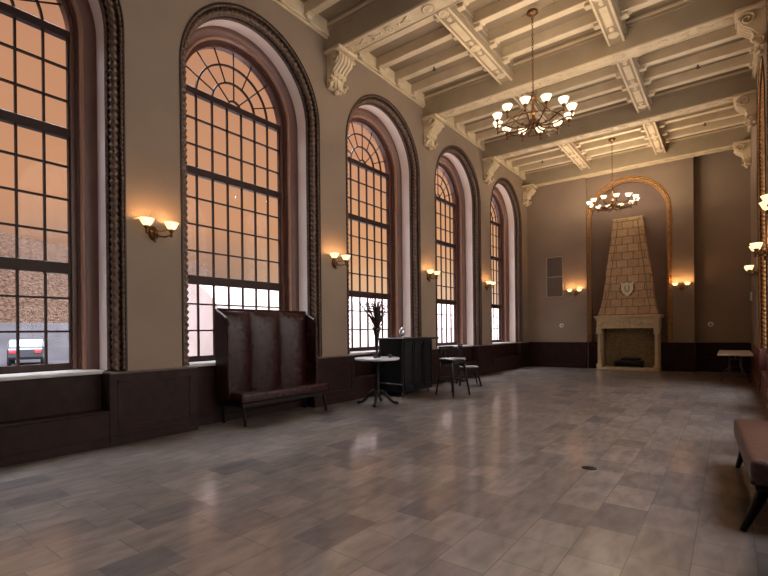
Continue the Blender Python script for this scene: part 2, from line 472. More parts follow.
# ------------------------------------------------------------------ far wall
NX, NR = -2.98, 1.37
XA, XB = -4.32, -.95
YC, YN = 18.66, 18.96
mb = MB()
mb.box((XL-.3, YF, 0), (XA, 19.4, TOPZ))
mb.box((XB, 18.98, 0), (XR+.3, 19.4, TOPZ))
def ystrip(y, R):
    for a, b in ((XA, NX-R), (NX+R, XB)):
        mb.face([mb.v((a, y, 0)), mb.v((b, y, 0)), mb.v((b, y, TOPZ)), mb.v((a, y, TOPZ))])
    lo, hi = [], []
    for k in range(49):
        t = PI-PI*k/48; x = NX+R*math.cos(t); lo.append(mb.v((x, y, 5.62+R*math.sin(t)))); hi.append(mb.v((x, y, TOPZ)))
    mb.quadstrip(lo, hi)
ystrip(YC, NR-.12)
# right cheek of the projecting middle bay
mb.face([mb.v((XB, YC, 0)), mb.v((XB, 19.0, 0)), mb.v((XB, 19.0, TOPZ)), mb.v((XB, YC, TOPZ))])
struct(mb.build('wall_far', M['wall']))
mb = MB(); mb.box((XA, YN, 0), (XB, 19.4, TOPZ)); struct(mb.build('wall_niche', M['niche']))
# niche soffit + gilded rope, built in the window's local frame and turned to face -Y
root = bpy.data.objects.new('trim_71', None); C.objects.link(root); root['kind'] = 'structure'
root.location = Vector((NX, YC, 0))*S; root.rotation_euler.z = -PI/2
path = arch_path(NR, 5.62, .985); fine = arch_path(NR, 5.62, .985, 170, 170)
mb = MB(); sweep(mb, path, [(-.02, 0), (-.02, -.03), (0, -.03), (.03, -.01), (.12, .1), (.12, .32)], False); mb.build('niche_reveal', M['niche'], root)
mb = MB(); rope(mb, fine, .05, .0, .045, pitch=.17); beads(mb, fine, -.005, -.025, .02); beads(mb, fine, .12, .09, .02); mb.build('gilded_rope', M['gold'], root)
# far wainscot
for k, (a, b, y) in enumerate(((XL, XA, YF), (XA, NX-.98, YC), (NX+.98, XB, YC), (XB, XR, 18.98))):
    mb = MB(); mb.box((a, y-.03, 0), (b, y+.1, .95)); mb.box((a, y-.05, 0), (b, y, .13), .006)
    mb.box((a, y-.045, .95), (b, y+.1, .985), .008)
    if b-a > .6:
        mb.box((a+.12, y-.04, .25), (b-.12, y-.025, .28)); mb.box((a+.12, y-.04, .82), (b-.12, y-.025, .85))
    struct(mb.build('trim_%d' % (81+k), M['wainscot']))
# wall behind the camera
struct(MB().box((XL-.3, YB-.3, 0), (XR+.3, YB, TOPZ)).build('wall_back', M['wall']))

# ------------------------------------------------------------------ ceiling beams, longitudinals, ribs
BW = .19
beamY = [-.46, 3.27, 7.01, 10.73, 14.50, 18.33]
for i, y in enumerate(beamY):
    mb = MB(); mb.box((XL, y-BW, 7.25), (XR, y+BW, 7.9))
    mb.box((XL, y-BW-.03, 7.68), (XR, y+BW+.03, 7.9)); 
    o = struct(mb.build('ceiling_beam', M['cream_plain']))
    if i == 0: continue
    # carved soffit: bead edges, lozenges, rosettes
    mb = MB(); mb.box((XL, y-BW+.005, 7.235), (XR, y+BW-.005, 7.251))
    n = int((XR-XL)/.055)
    for s in (-1, 1):
        pts = []
        rs = []
        for k in range(n*2+1):
            pts.append((XL+(XR-XL)*k/(n*2), y+s*(BW-.022), 7.232)); rs.append(.022 if k % 2 else .011)
        mb.tube(pts, rs, 6)
    k = 0; x = XL+.45
    while x < XR-.3:
        if abs(x+4.23) > .25 and abs(x+1.83) > .25:
            if k % 3 == 0:
                mb.lathe([(.09, 0), (.085, -.022), (.06, -.022), (.05, -.012), (.025, -.035), (0, -.04)], (x, y, 7.24), 14)
            else:
                sx = 1 if k % 3 == 1 else -1
                for q in (-1, 0, 1):
                    mb.ell((x+sx*.05*abs(q), y+q*.045, 7.235), (.1, .03, .022), 8, 5, Matrix.Rotation(q*sx*.5, 3, 'Z'))
                mb.ell((x-sx*.13, y, 7.235), (.03, .03, .025), 8, 5)
        k += 1; x += .34
    for lx in (-4.23, -1.83):
        mb.lathe([(.13, 0), (.125, -.025), (.1, -.025), (.09, -.012), (.05, -.04), (0, -.045)], (lx, y, 7.24), 18)
    mb.build('soffit_relief', M['cream'], o)
for i in range(1, 5):
    ya, yb = beamY[i]+BW, beamY[i+1]-BW
    for lx in (-4.23, -1.83):
        mb = MB(); mb.box((lx-.165, ya, 7.44), (lx+.165, yb, 7.9))
        mb.box((lx-.20, ya, 7.56), (lx+.20, yb, 7.60)); mb.box((lx-.19, ya, 7.74), (lx+.19, yb, 7.9))
        o = struct(mb.build('ceiling_beam', M['cream_plain']))
        mb = MB()
        for s in (-1, 1):
            mb.box((lx+s*.135-.02, ya, 7.42), (lx+s*.135+.02, yb, 7.445), .006)
        L_ = yb-ya
        for f in (.1, .5, .9):
            mb.lathe([(.11, 0), (.105, -.02), (.085, -.02), (.075, -.01), (.04, -.03), (0, -.035)], (lx, ya+L_*f, 7.44), 16)
        for f in (.3, .7):
            mb.box((lx-.07, ya+L_*(f-.1), 7.425), (lx+.07, ya+L_*(f+.1), 7.445), .008)
            for q in (-1, 1): mb.ell((lx, ya+L_*(f+.14*q), 7.435), (.05, .09, .02), 8, 5)
        mb.build('soffit_relief', M['cream'], o)
    # cornice strips and ribs per coffer
    yc = (ya+yb)/2
    for s, xw in ((1, XL), (-1, XR)):
        a, b = sorted((xw, xw+s*.09))
        mb = MB(); mb.box((a, ya, 7.55), (b, yb, 7.595), .012)
        a, b = sorted((xw, xw+s*.06)); mb.box((a, ya, 7.62), (b, yb, 7.9))
        a, b = sorted((xw, xw+s*.05)); mb.box((a, ya, 7.51), (b, yb, 7.55), .01)
        struct(mb.build('ceiling_cornice', M['cream']))
    for y in (ya, yb):
        s = 1 if y == ya else -1
        mb = MB(); a, b = sorted((y, y+s*.05)); mb.box((XL, a, 7.74), (XR, b, 7.79)); struct(mb.build('ceiling_cornice', M['cream']))
    bounds = [(XL, -4.395), (-4.065, -1.995), (-1.665, XR)]
    for (xa, xb) in bounds:
        for q in (-1.09, -.365, .365, 1.09):
            y = yc+q
            mb = MB(); mb.box((xa, y-.085, 7.64), (xb, y+.085, 7.88), .012)
            for xe, s in ((xa, 1), (xb, -1)):
                a, b = sorted((xe, xe+s*.15)); mb.box((a, y-.07, 7.55), (b, y+.07, 7.66), .015)
                a, b = sorted((xe, xe+s*.19)); mb.box((a, y-.1, 7.63), (b, y+.1, 7.67), .008)
            struct(mb.build('ceiling_rib', M['rib']))

# ------------------------------------------------------------------ corbels
def make_corbel():
    root = thing('plaster_corbel', '', 'corbel', (0, 0, 0), 0, 'scrolled plaster corbels under the beams')
    mb = MB()
    prof = [(0, 6.5), (.06, 6.5), (.1, 6.56), (.1, 6.64), (.12, 6.74), (.2, 6.86), (.31, 6.95), (.35, 7.04), (.34, 7.13), (.28, 7.17), (0, 7.17)]
    mb.prism(prof, 'Y', -.15, .15, .008)
    mb.build('bracket', M['cream'], root)
    for s in (-1, 1):
        for (cx, cz, r) in ((.24, 7.04, .12), (.1, 6.6, .085)):
            pts = []; rs = []
            for k in range(26):
                a = k*.42; rr = r*(1-k/30)
                pts.append((cx+rr*math.cos(a), s*.165, cz+rr*math.sin(a))); rs.append(.026*(1-k/45))
            mb = MB(); mb.tube(pts, rs, 6); mb.build('scroll', M['cream'], root)
    mb = MB(); R = Matrix.Rotation
    for q in (-.105, -.035, .035, .105):
        mb.tube([(.345, q, 7.1), (.355, q, 7.04), (.315, q, 6.955), (.21, q, 6.865), (.15, q, 6.79)], [.018, .024, .024, .022, .016], 6)
    mb.build('flute', M['cream'], root)
    for q in (-1, 0, 1):
        mb = MB(); mtx = R(PI/2+.5, 3, 'Y')
        mb.lathe([(.05, -.01), (.052, .02), (.036, .03), (.03, .015), (.014, .03), (0, .036)], (.16, q*.095, 6.78), 12, mtx); mb.build('rosette', M['cream'], root)
    mb = MB()
    for q in (-2, -1, 0, 1, 2):
        mb.ell((.12-.012*abs(q), q*.05, 6.62), (.028, .026, .12-.012*abs(q)), 8, 7, R(q*.22, 3, 'X') @ R(-.12, 3, 'Y'))
        mb.ell((.13-.015*abs(q), q*.075, 6.515+.012*abs(q)), (.04, .028, .03), 8, 6)
    mb.ell((.08, 0, 6.47), (.05, .05, .05), 8, 6)
    mb.build('acanthus_leaf', M['cream'], root)
    MB().box((0, -.22, 7.165), (.4, .22, 7.238), .015).build('abacus', M['cream'], root)
    root.scale = (1.1, 1.3, 1)
    return root
cb0 = make_corbel()
cb0.location = Vector((XL, beamY[2], 0))*S
cb0['label'] = 'plaster scroll corbel between the two nearest full window arches, largest on the window wall'
labL = ['plaster scroll corbel on the window wall, second from the camera', 'plaster scroll corbel on the window wall, third from the camera', 'plaster scroll corbel in the far corner by the last window']
labR = ['plaster scroll corbel on the right-hand wall, nearest and highest of three', 'plaster scroll corbel on the right-hand wall, middle of three', 'plaster scroll corbel on the right-hand wall, farthest, at the end wall']
for k in range(3): dup(cb0, (XL, beamY[3+k]-(.0 if k < 2 else .18), 0), 0, labL[k])
for k in range(3): dup(cb0, (XR, beamY[3+k]-(.0 if k < 2 else .18), 0), PI, labR[k])

# ------------------------------------------------------------------ lamps
def shade_bm(r=.115, h=.125, seg=16):
    mb = MB()
    prof = [(q*r, z*h) for q, z in ((.25, 0), (.45, .1), (.64, .28), (.75, .5), (.86, .76), (1, 1), (.95, 1.01), (.81, .77), (.69, .52), (.58, .33), (.4, .17), (0, .1))]
    mb.lathe(prof, seg=seg); return mb

def point(name, loc, power, col, r=.03):
    l = bpy.data.lights.new(name, 'POINT'); l.energy = power; l.color = col; l.shadow_soft_size = r
    o = bpy.data.objects.new(name, l); C.objects.link(o); o.location = Vector(loc)*S
    return o

def make_chandelier():
    root = thing('chandelier', '', 'chandelier', (0, 0, 0), 0, 'bronze chandeliers with upturned glass shades')
    mb = MB(); mb.lathe([(.11, 0), (.11, -.03), (.075, -.06), (.03, -.09), (.018, -.12)], seg=18); mb.build('canopy', M['brass'], root)
    mb = MB(); z = -.1; k = 0
    while z > -1.58:
        R = Matrix.Rotation(PI/2*(k % 2), 3, 'Z'); pts = []
        for q in range(9):
            a = 2*PI*q/8; pts.append(R @ Vector((.016*math.cos(a), 0, .034*math.sin(a))) + Vector((0, 0, z-.03)))
        mb.tube(pts, .0065, 5, cap=False); z -= .055; k += 1
    mb.build('chain', M['brass'], root)
    zb = -2.19
    mb = MB(); mb.lathe([(.0, zb-.1), (.02, zb-.09), (.028, zb-.06), (.015, zb-.035), (.05, zb-.01), (.075, zb+.04), (.06, zb+.09), (.03, zb+.12), (.035, zb+.2), (.05, zb+.24), (.035, zb+.28),
               (.022, zb+.34), (.022, zb+.46), (.045, zb+.5), (.05, zb+.53), (.02, zb+.57), (.012, zb+.63), (0, zb+.64)], seg=16); mb.build('hub', M['brass'], root)
    mb = MB(); pts = [(.55*math.cos(2*PI*k/48), .55*math.sin(2*PI*k/48), zb+.0) for k in range(49)]; mb.tube(pts, .009, 6, cap=False); mb.build('hoop', M['brass'], root)
    mb = MB()
    for k in range(6):
        a = 2*PI*k/6; mb.tube([(.03*math.cos(a), .03*math.sin(a), zb+.5), (.3*math.cos(a), .3*math.sin(a), zb+.2), (.55*math.cos(a), .55*math.sin(a), zb)], .007, 5)
    mb.build('stay', M['brass'], root)
    sm = shade_bm(.096, .102); first = None; arms = []
    for k in range(12):
        a = 2*PI*k/12+.13; ca, sa = math.cos(a), math.sin(a)
        mb = MB(); prof = [(.06, zb+.03), (.16, zb-.05), (.3, zb-.075), (.42, zb-.06), (.52, zb-.03), (.61, zb+.0), (.68, zb-.005), (.705, zb+.03), (.70, zb+.08)]
        mb.tube([(r*ca, r*sa, z) for r, z in prof], [.018, .016, .014, .014, .014, .013, .013, .014, .016], 7)
        mb.ell((.3*ca, .3*sa, zb-.06), (.028, .028, .028), 8, 6)
        mb.lathe([(.0, zb+.05), (.026, zb+.06), (.038, zb+.085), (.026, zb+.105)], (.70*ca, .70*sa, 0), 10)
        mb.lathe([(.0, zb-.05), (.016, zb-.035), (.02, zb-.015), (.0, zb+.005)], (.70*ca, .70*sa, 0), 8)
        arm = mb.build('arm', M['brass'], root); arms.append(arm)
        if first is None: first = sm.build('lamp_shade', M['shade'], arm); s = first
        else:
            s = first.copy(); C.objects.link(s); s.parent = arm
        s.location = Vector((.70*ca, .70*sa, zb+.095))*S
    return root
ZCH = 7.68
CH1, CH2 = (-3.02, 8.87, ZCH), (-3.02, 16.4, ZCH)
ch = make_chandelier(); ch.location = Vector(CH1)*S
ch['label'] = 'larger nearer bronze chandelier with twelve lit shades, hanging high in mid room'
dup(ch, CH2, .21, 'smaller far bronze chandelier hanging in front of the fireplace arch')
for cpos, ph, pw in ((CH1, 0, 7), (CH2, .21, 15)):
    for k in range(12):
        a = 2*PI*k/12+.13+ph
        point('chandelier_lamp', (cpos[0]+.70*math.cos(a), cpos[1]+.70*math.sin(a), cpos[2]-2.19+.095+.11), pw, (1, .8, .56), .03)

def make_sconce():
    root = thing('wall_sconce', '', 'sconce', (0, 0, 0), 0, 'twin bronze wall sconces with lit glass shades')
    mb = MB(); mb.lathe([(.0, .05), (.03, .045), (.06, .025), (.075, 0)], seg=16, mtx=Matrix.Rotation(PI/2, 3, 'Y') @ Matrix.Scale(1.4, 3, Vector((1, 0, 0))))
    mb.ell((.06, 0, 0), (.035, .035, .035), 8, 6); mb.ell((.05, 0, -.1), (.02, .02, .04), 8, 6); mb.build('back_plate', M['brass'], root)
    first = None
    for s in (-1, 1):
        mb = MB(); mb.tube([(.05, 0, 0), (.09, s*.05, -.045), (.13, s*.11, -.05), (.17, s*.165, -.02), (.175, s*.175, .02), (.175, s*.175, .05)], .013, 7)
        mb.lathe([(.0, -.06), (.018, -.045), (.02, -.02), (.012, 0), (.03, .025), (.042, .045), (.03, .065)], (.175, s*.175, 0), 10)
        mb.tube([(.06, 0, .03), (.12, s*.08, .03), (.175, s*.15, .06)], .007, 5)
        arm = mb.build('arm', M['brass'], root)
        if first is None: sh = first = shade_bm(.098, .1).build('lamp_shade', M['shade_sconce'], arm)
        else:
            sh = first.copy(); C.objects.link(sh); sh.parent = arm
        sh.location = Vector((.175, s*.175, .055))*S
        MB().ell((0, 0, .035), (.018, .018, .03), 8, 6).build('bulb', M['bulb'], arm).location = Vector((.175, s*.175, .1))*S
    return root
sco = make_sconce()
sdata = [((XL, PC[0]-.02, 2.93), 0, 'lit twin wall sconce between the first and second windows, nearest the camera'),
         ((XL, PC[1]+.0, 2.93), 0, 'lit twin wall sconce beside the window behind the dried plant'),
         ((XL, PC[2], 2.96), 0, 'lit twin wall sconce between the third and fourth windows'),
         ((XL, PC[3], 2.96), 0, 'lit twin wall sconce between the two farthest windows'),
         ((-4.72, YF, 2.86), -PI/2, 'lit twin wall sconce on the end wall beside the vent grille'),
         ((-1.31, YC, 2.88), -PI/2, 'lit twin wall sconce on the end wall, right of the fireplace arch'),
         ((XR, PC[1], 2.84), PI, 'lit twin wall sconce on the right-hand wall, nearest and highest at the picture edge'),
         ((XR, PC[2], 2.84), PI, 'lit twin wall sconce on the right-hand wall, middle of three'),
         ((XR, PC[3], 2.84), PI, 'lit twin wall sconce on the right-hand wall, farthest of three')]
SP = 6
for k, (p, rz, lb) in enumerate(sdata):
    if k == 0:
        sco.location = Vector(p)*S; sco.rotation_euler.z = rz; sco['label'] = lb
    else: dup(sco, p, rz, lb)
    for s in (-1, 1):
        q = Matrix.Rotation(rz, 3, 'Z') @ Vector((.175, s*.175, .14))
        point('sconce_glow', Vector(p)+q, SP*(1.6 if k in (4, 5) else 1), (1, .52, .2), .03)

# ------------------------------------------------------------------ fireplace
FX, FY = NX+.04, 18.25
fp = thing('fireplace', 'tall carved limestone fireplace with tapering block hood in the end wall arch', 'fireplace', (FX, FY, 0))
lm = M['limestone']
MB().box((-1.02, -.03, 0), (1.02, .7, .085), .012).build('hearth', lm, fp)
for s in (-1, 1):
    mb = MB(); mb.box((s*.92-.1, -.02, .085), (s*.92+.1, .3, .2), .015)
    mb.lathe([(.085, .2), (.09, .22), (.07, .25), (.066, .3), (.062, 1.2), (.066, 1.24), (.08, 1.26)], (s*.92, .09, 0), 14)
    mb.box((s*.92-.085, .14, .2), (s*.92+.085, .42, 1.3))
    col = mb.build('column', lm, fp)
    mb = MB(); mb.box((s*.92-.1, -.02, 1.38), (s*.92+.1, .32, 1.5), .012); mb.lathe([(.068, 1.26), (.1, 1.3), (.085, 1.34), (.105, 1.38)], (s*.92, .09, 0), 14)
    for q in (-1, 1): mb.lathe([(0, -.02), (.035, -.02), (.035, .02), (0, .02)], (s*.92+q*.08, -.01, 1.34), 10, Matrix.Rotation(PI/2, 3, 'X'))
    mb.build('capital', lm, col)
mb = MB(); mb.box((-1.0, .0, 1.5), (1.0, .68, 1.84), .01); mb.box((-1.02, -.02, 1.5), (1.02, .3, 1.54), .008); mb.box((-1.01, -.015, 1.79), (1.01, .3, 1.84), .008)
for k in range(-4, 5):
    if k == 0: continue
    mb.ell((k*.21, .0, 1.665), (.085, .022, .04), 8, 6, Matrix.Rotation(.5 if k % 2 else -.5, 3, 'Y'))
mb.lathe([(.1, 0), (.095, .03), (.06, .035), (.05, .02), (0, .05)], (0, .0, 1.665), 16, Matrix.Rotation(PI/2, 3, 'X'))
mb.build('lintel', lm, fp)
mb = MB(); mb.box((-1.08, -.1, 1.9), (1.08, .7, 1.965), .015); mb.box((-1.04, -.05, 1.84), (1.04, .7, 1.905), .02); mb.build('mantel_shelf', lm, fp)
mb = MB(); mb.box((-.84, .6, .08), (.84, .68, 1.52)); mb.box((-.86, .3, .08), (-.8, .65, 1.52)); mb.box((.8, .3, .08), (.86, .65, 1.52)); mb.build('firebox', M['firebrick'], fp)
def hood_hw(z):
    pts = [(1.965, .97), (2.1, .93), (2.3, .875), (2.7, .80), (3.4, .725), (4.4, .60), (5.50, .475)]
    for (a, wa), (b, wb) in zip(pts, pts[1:]):
        if z <= b: return wa+(wb-wa)*(z-a)/(b-a)
    return pts[-1][1]
def hood_y(z):
    pts = [(1.965, .0), (2.1, .05), (2.3, .1), (2.7, .16), (3.4, .22), (4.4, .30), (5.50, .40)]
    for (a, wa), (b, wb) in zip(pts, pts[1:]):
        if z <= b: return wa+(wb-wa)*(z-a)/(b-a)
    return pts[-1][1]
mb = MB(); prev = None
zs_ = [1.965, 2.03, 2.1, 2.2, 2.3, 2.5, 2.7, 3.05, 3.4, 3.9, 4.4, 5.0, 5.50]
for z in zs_:
    w, y = hood_hw(z), hood_y(z)
    ring = [mb.v((-w, .71, z)), mb.v((-w, y, z)), mb.v((w, y, z)), mb.v((w, .71, z))]
    if prev: mb.quadstrip(prev, ring)
    prev = ring
mb.face(prev)
hood = mb.build('hood', M['hood'], fp)
mb = MB(); 
for s in (-1, 1): mb.tube([(s*(hood_hw(z)-.17), hood_y(z)-.002, z) for z in zs_[3:] if z < 5.4]+[(s*(hood_hw(5.4)-.17), hood_y(5.4), 5.4)], .014, 6)
mb.tube([(-(hood_hw(5.4)-.17), hood_y(5.4), 5.4), (hood_hw(5.4)-.17, hood_y(5.4), 5.4)], .014, 6)
mb.build('border_line', M['wreath'], hood)
mb = MB(); mb.box((-.49, .37, 5.50), (.49, .71, 5.54), .012); mb.build('hood_cap', lm, fp)
zc = 2.93; yc = hood_y(zc)
sh = [(1.2*a, 1.2*b) for a, b in [(-.18, .2), (-.09, .165), (0, .2), (.09, .165), (.18, .2), (.16, .1), (.165, -.02), (.12, -.13), (.06, -.19), (0, -.25), (-.06, -.19), (-.12, -.13), (-.165, -.02), (-.16, .1)]]
mb = MB(); mb.lathe([(.25, 0), (.24, .02), (.2, .03), (0, .03)], (0, yc+.01, zc), 20, Matrix.Rotation(PI/2, 3, 'X'))
for k in range(12):
    a = 2*PI*k/12; mb.ell((.22*math.cos(a), yc-.02, zc+.22*math.sin(a)), (.05, .03, .05), 8, 5)
cr = mb.build('crest_wreath', M['wreath'], fp); cr['label'] = 'dark carved wreath behind the shield'
mb = MB(); mb.prism([(x, z+zc) for x, z in sh], 'Y', yc-.08, yc-.02, .012); shd = mb.build('shield', M['shield'], fp); shd['label'] = 'cream coat-of-arms shield'
mb = MB(); mb.tube([(-.06, yc-.085, zc+.1), (-.065, yc-.085, zc-.02), (-.04, yc-.085, zc-.09), (0, yc-.085, zc-.11), (.04, yc-.085, zc-.09), (.065, yc-.085, zc-.02), (.06, yc-.085, zc+.1)], .016, 6)
mb.build('shield_device', M['wreath'], shd)
# grate and logs
gr = thing('fire_grate', 'black iron fire grate standing inside the fireplace opening', 'grate', (FX, FY+.36, .085))
mb = MB()
for k in range(9): mb.tube([(-.4+k*.1, -.14, .2), (-.4+k*.1, -.12, .09), (-.4+k*.1, .12, .09), (-.4+k*.1, .15, .2)], .014, 5)
mb.build('bars', M['iron'], gr)
mb = MB()
for y in (-.1, .1): mb.tube([(-.48, y, .07), (.48, y, .07)], .018, 6)
mb.build('rail', M['iron'], gr)
for x in (-.42, .42):
    for y in (-.1, .1): MB().tube([(x, y, .07), (x, y, 0)], .018, 6).build('leg', M['iron'], gr)
for k, (x, y, z, l, r, rz, lb) in enumerate(((-.05, -.09, .175, .42, .058, .06, 'front charred log lying on the fire grate'), (.02, .075, .18, .45, .062, -.06, 'back charred log lying on the fire grate'), (.06, -.005, .29, .32, .055, .3, 'top charred log of the pile in the fireplace'))):
    mb = MB(); mb.tube([(-l, 0, 0), (-l*.4, .01, .01), (l*.3, -.01, 0), (l, 0, .01)], [r*.9, r, r*1.02, r*.85], 9)
    o = mb.build('firewood_log', M['log'], None, (FX+x, FY+.36+y, .085+z), rz); tag(o, lb, 'log', 'logs on the fire grate')

# ------------------------------------------------------------------ banquettes
def banquette(label, leather, loc, rotz, length, wing=True, splay=.05, taper=False, legm='black_wood'):
    """local: back along x=0, seat towards +x, length along y"""
    root = thing('banquette', label, 'banquette', loc, rotz, 'high-backed leather banquettes')
    L2 = length/2; D = .68
    mb = MB(); mb.box((.1, -L2, .36), (D, L2, .53), .045, seg=3); mb.build('seat', leather, root)
    mb = MB(); mb.box((.03, -L2+.02, .30), (D-.02, L2-.02, .365), .01); mb.build('seat_rail', M['black_wood'], root)
    mb = MB(); mb.box((.0, -L2, .30), (.07, L2, 1.88), .02); mb.build('back_panel', leather, root)
    mb = MB(); w = length/3
    for k in range(3):
        a = -L2+w*k
        n = 10; rows = []
        for q in range(n+1):
            t = q/n; y = a+.012+(w-.024)*t; x = .07+.085*(math.sin(PI*t)**.6 if 0 < t < 1 else 0)
            rows.append([mb.v((x, y, .5)), mb.v((x+.01, y, 1.0)), mb.v((x+.005, y, 1.5)), mb.v((x-.01, y, 1.76)), mb.v((.06+(x-.07)*.4, y, 1.85)), mb.v((.055, y, 1.87))])
        for A, B in zip(rows, rows[1:]): mb.quadstrip(A, B, True)
    mb.build('backrest', leather, root)
    for s in (-1, 1):
        mb = MB(); poly = [(.0, .36), (.36, .42), (.36, 1.62), (.3, 1.74), (.0, 1.9)]
        mb.prism(poly, 'Y', s*L2-.02, s*L2+.035*s if s > 0 else s*L2-.055, .012) if s > 0 else mb.prism(poly, 'Y', -L2-.035, -L2+.02, .012)
        mb.build('wing', leather, root)
    MB().tube([(.04, -L2, 1.89), (.04, L2, 1.89)], .018, 7).build('top_piping', leather, root)
    for s in (-1, 1):
        for x, dx in ((D-.07, splay), (.08, 0)):
            mb = MB(); y = s*(L2-.08)
            if taper: mb.tube([(x, y, .31), (x+dx, y+s*splay*1.6, 0)], [.05, .022], 8)
            else: mb.tube([(x, y, .31), (x+dx, y+s*.01, 0)], [.03, .024], 8)
            mb.build('leg', M[legm], root)
    return root
banquette('dark maroon high-backed leather banquette against the window wall below the second window', M['leather'], (-6.79, 5.335, 0), 0, 1.95)
def bench(label, leather, loc, length, depth):
    root = thing('bench', label, 'bench', loc, .047)
    L2 = length/2; x0 = -depth/2; x1 = depth/2
    MB().box((x0, -L2, .34), (x1, L2, .53), .04, seg=3).build('seat', leather, root)
    MB().box((x0+.03, -L2+.03, .30), (x1-.03, L2-.03, .345), .01).build('seat_rail', M['black_wood'], root)
    MB().tube([(x0+.012, -L2+.01, .36), (x0+.012, L2-.01, .36)], .012, 6).build('piping', leather, root)
    for sx in (-1, 1):
        for sy in (-1, 1):
            MB().tube([(sx*(depth/2-.1), sy*(L2-.14), .31), (sx*(depth/2+(.05 if sy < 0 else -.03)), sy*(L2+.0), 0)], [.045, .02], 8).build('leg', M['black_wood'], root)
    return root
bench('worn red-brown leather bench with black splayed legs at the right edge of the picture', M['leather_worn'], (.315, 5.22, 0), 1.9, .5)

# ------------------------------------------------------------------ pedestal table, vase, cups
TX, TY, TZ = -5.76, 7.36, .95
t = thing('pedestal_table', 'round pale-topped pedestal table with black clawed base by the third window', 'table', (TX, TY, 0))
MB().lathe([(.0, TZ-.045), (.44, TZ-.045), (.455, TZ-.035), (.46, TZ-.015), (.455, TZ), (0, TZ)], seg=36).build('tabletop', M['table_top'], t)
MB().lathe([(.0, .16), (.06, .16), (.075, .22), (.05, .3), (.04, .36), (.055, .42), (.04, .5), (.032, .7), (.04, .84), (.09, .88), (.16, TZ-.045)], seg=16).build('pedestal', M['black_wood'], t)
for k in range(4):
    a = .5+PI/2*k; c_, s_ = math.cos(a), math.sin(a)
    mb = MB(); mb.tube([(r*c_, r*s_, z) for r, z in ((.03, .25), (.1, .26), (.18, .2), (.26, .1), (.33, .045), (.39, .04))], [.04, .042, .036, .03, .026, .036], 8)
    mb.ell((.395*c_, .395*s_, .032), (.045, .045, .032), 8, 6); mb.build('foot', M['black_wood'], t)
v = thing('vase_of_dried_leaves', 'tall dark trumpet vase of spiky dried leaves on the round table', 'vase', (TX-.02, TY+.02, TZ))
MB().lathe([(0, 0), (.075, 0), (.08, .015), (.035, .04), (.026, .1), (.028, .25), (.042, .42), (.07, .55), (.1, .62), (.092, .62), (.062, .55), (0, .45)], seg=16).build('vase', M['vase'], v)
mb = MB(); rnd = random.Random(3)
for k in range(64):
    a = rnd.uniform(0, 2*PI); sp = rnd.uniform(.05, .34); h = rnd.uniform(.45, .8) - sp*.5; w = rnd.uniform(.012, .026)
    c_, s_ = math.cos(a), math.sin(a); side = Vector((-s_, c_, 0)); prev = None
    for q in range(7):
        u = q/6; p = Vector((c_*sp*u**1.5, s_*sp*u**1.5, .5+h*u-(.12*sp/.3)*u**3)); ww = w*math.sin(PI*min(.98, .12+.88*u))
        A = [mb.v(p-side*ww), mb.v(p+side*ww)]
        if prev: mb.face((prev[0], prev[1], A[1], A[0]), True)
        prev = A
o = mb.build('dried_leaves', M['dried'], v); o['kind'] = 'stuff'
mb = MB()
for k in range(30):
    a = rnd.uniform(0, 2*PI); sp = rnd.uniform(.1, .42); h = rnd.uniform(.65, .85)-sp*.35; c_, s_ = math.cos(a), math.sin(a)
    pts = [(c_*sp*u**1.4, s_*sp*u**1.4, .5+h*u) for u in (0, .3, .6, .8, 1)]
    mb.tube(pts, [.005, .004, .0035, .003, .002], 4)
    for q in range(5):
        u = .7+.3*q/4; mb.ell((c_*sp*u**1.4+rnd.uniform(-.02, .02), s_*sp*u**1.4+rnd.uniform(-.02, .02), .5+h*u), (.012, .012, .016), 5, 4)
o = mb.build('dried_sprigs', M['dried'], v); o['kind'] = 'stuff'
for k, (dx, dy, lb) in enumerate(((.1, -.2, 'small dark glass cup on the round table, left of the vase foot'), (.24, .12, 'small dark glass cup on the round table, right of the vase foot'))):
    o = MB().lathe([(0, .004), (.03, 0), (.036, .01), (.04, .075), (.035, .075), (.03, .012), (0, .012)], seg=14).build('cup', M['vase'], None, (TX+dx, TY+dy, TZ)); tag(o, lb, 'cup', 'cups on the round table')

# ------------------------------------------------------------------ bar counter
b0 = thing('bar_counter', 'black panelled portable bar counter standing below the window wall', 'bar counter', (-6.17, 9.03, 0))
bm_ = M['bar']
MB().box((-.35, -.64, .1), (.33, .62, 1.29), .01).build('body', bm_, b0)
mb = MB(); mb.box((-.38, -.70, 1.29), (.40, .86, 1.335), .012); mb.build('worktop', bm_, b0)
for ya, yb in ((-.6, -.2), (-.18, .2), (.22, .6)):
    mb = MB(); x = .33
    mb.box((x, ya, .18), (x+.02, ya+.05, 1.24)); mb.box((x, yb-.05, .18), (x+.02, yb, 1.24)); mb.box((x, ya, .18), (x+.02, yb, .25)); mb.box((x, ya, 1.17), (x+.02, yb, 1.24))
    mb.build('front_panel', bm_, b0)
mb = MB(); y = -.66; mb.box((-.32, y, .18), (-.26, y+.025, 1.24)); mb.box((.24, y, .18), (.3, y+.025, 1.24)); mb.box((-.32, y, 1.17), (.3, y+.025, 1.24)); mb.box((-.32, y, .18), (.3, y+.025, .25)); mb.build('end_panel', bm_, b0)
MB().tube([(-.36, -.72, .3), (.36, -.72, .3)], .016, 8).build('foot_rail', M['steel_grey'], b0)
MB().prism([(-.3, 1.29), (.3, 1.29), (.3, 1.24), (.05, 1.0), (-.05, 1.0), (-.3, 1.24)], 'Y', .62, .66).build('overhang_bracket', bm_, b0)
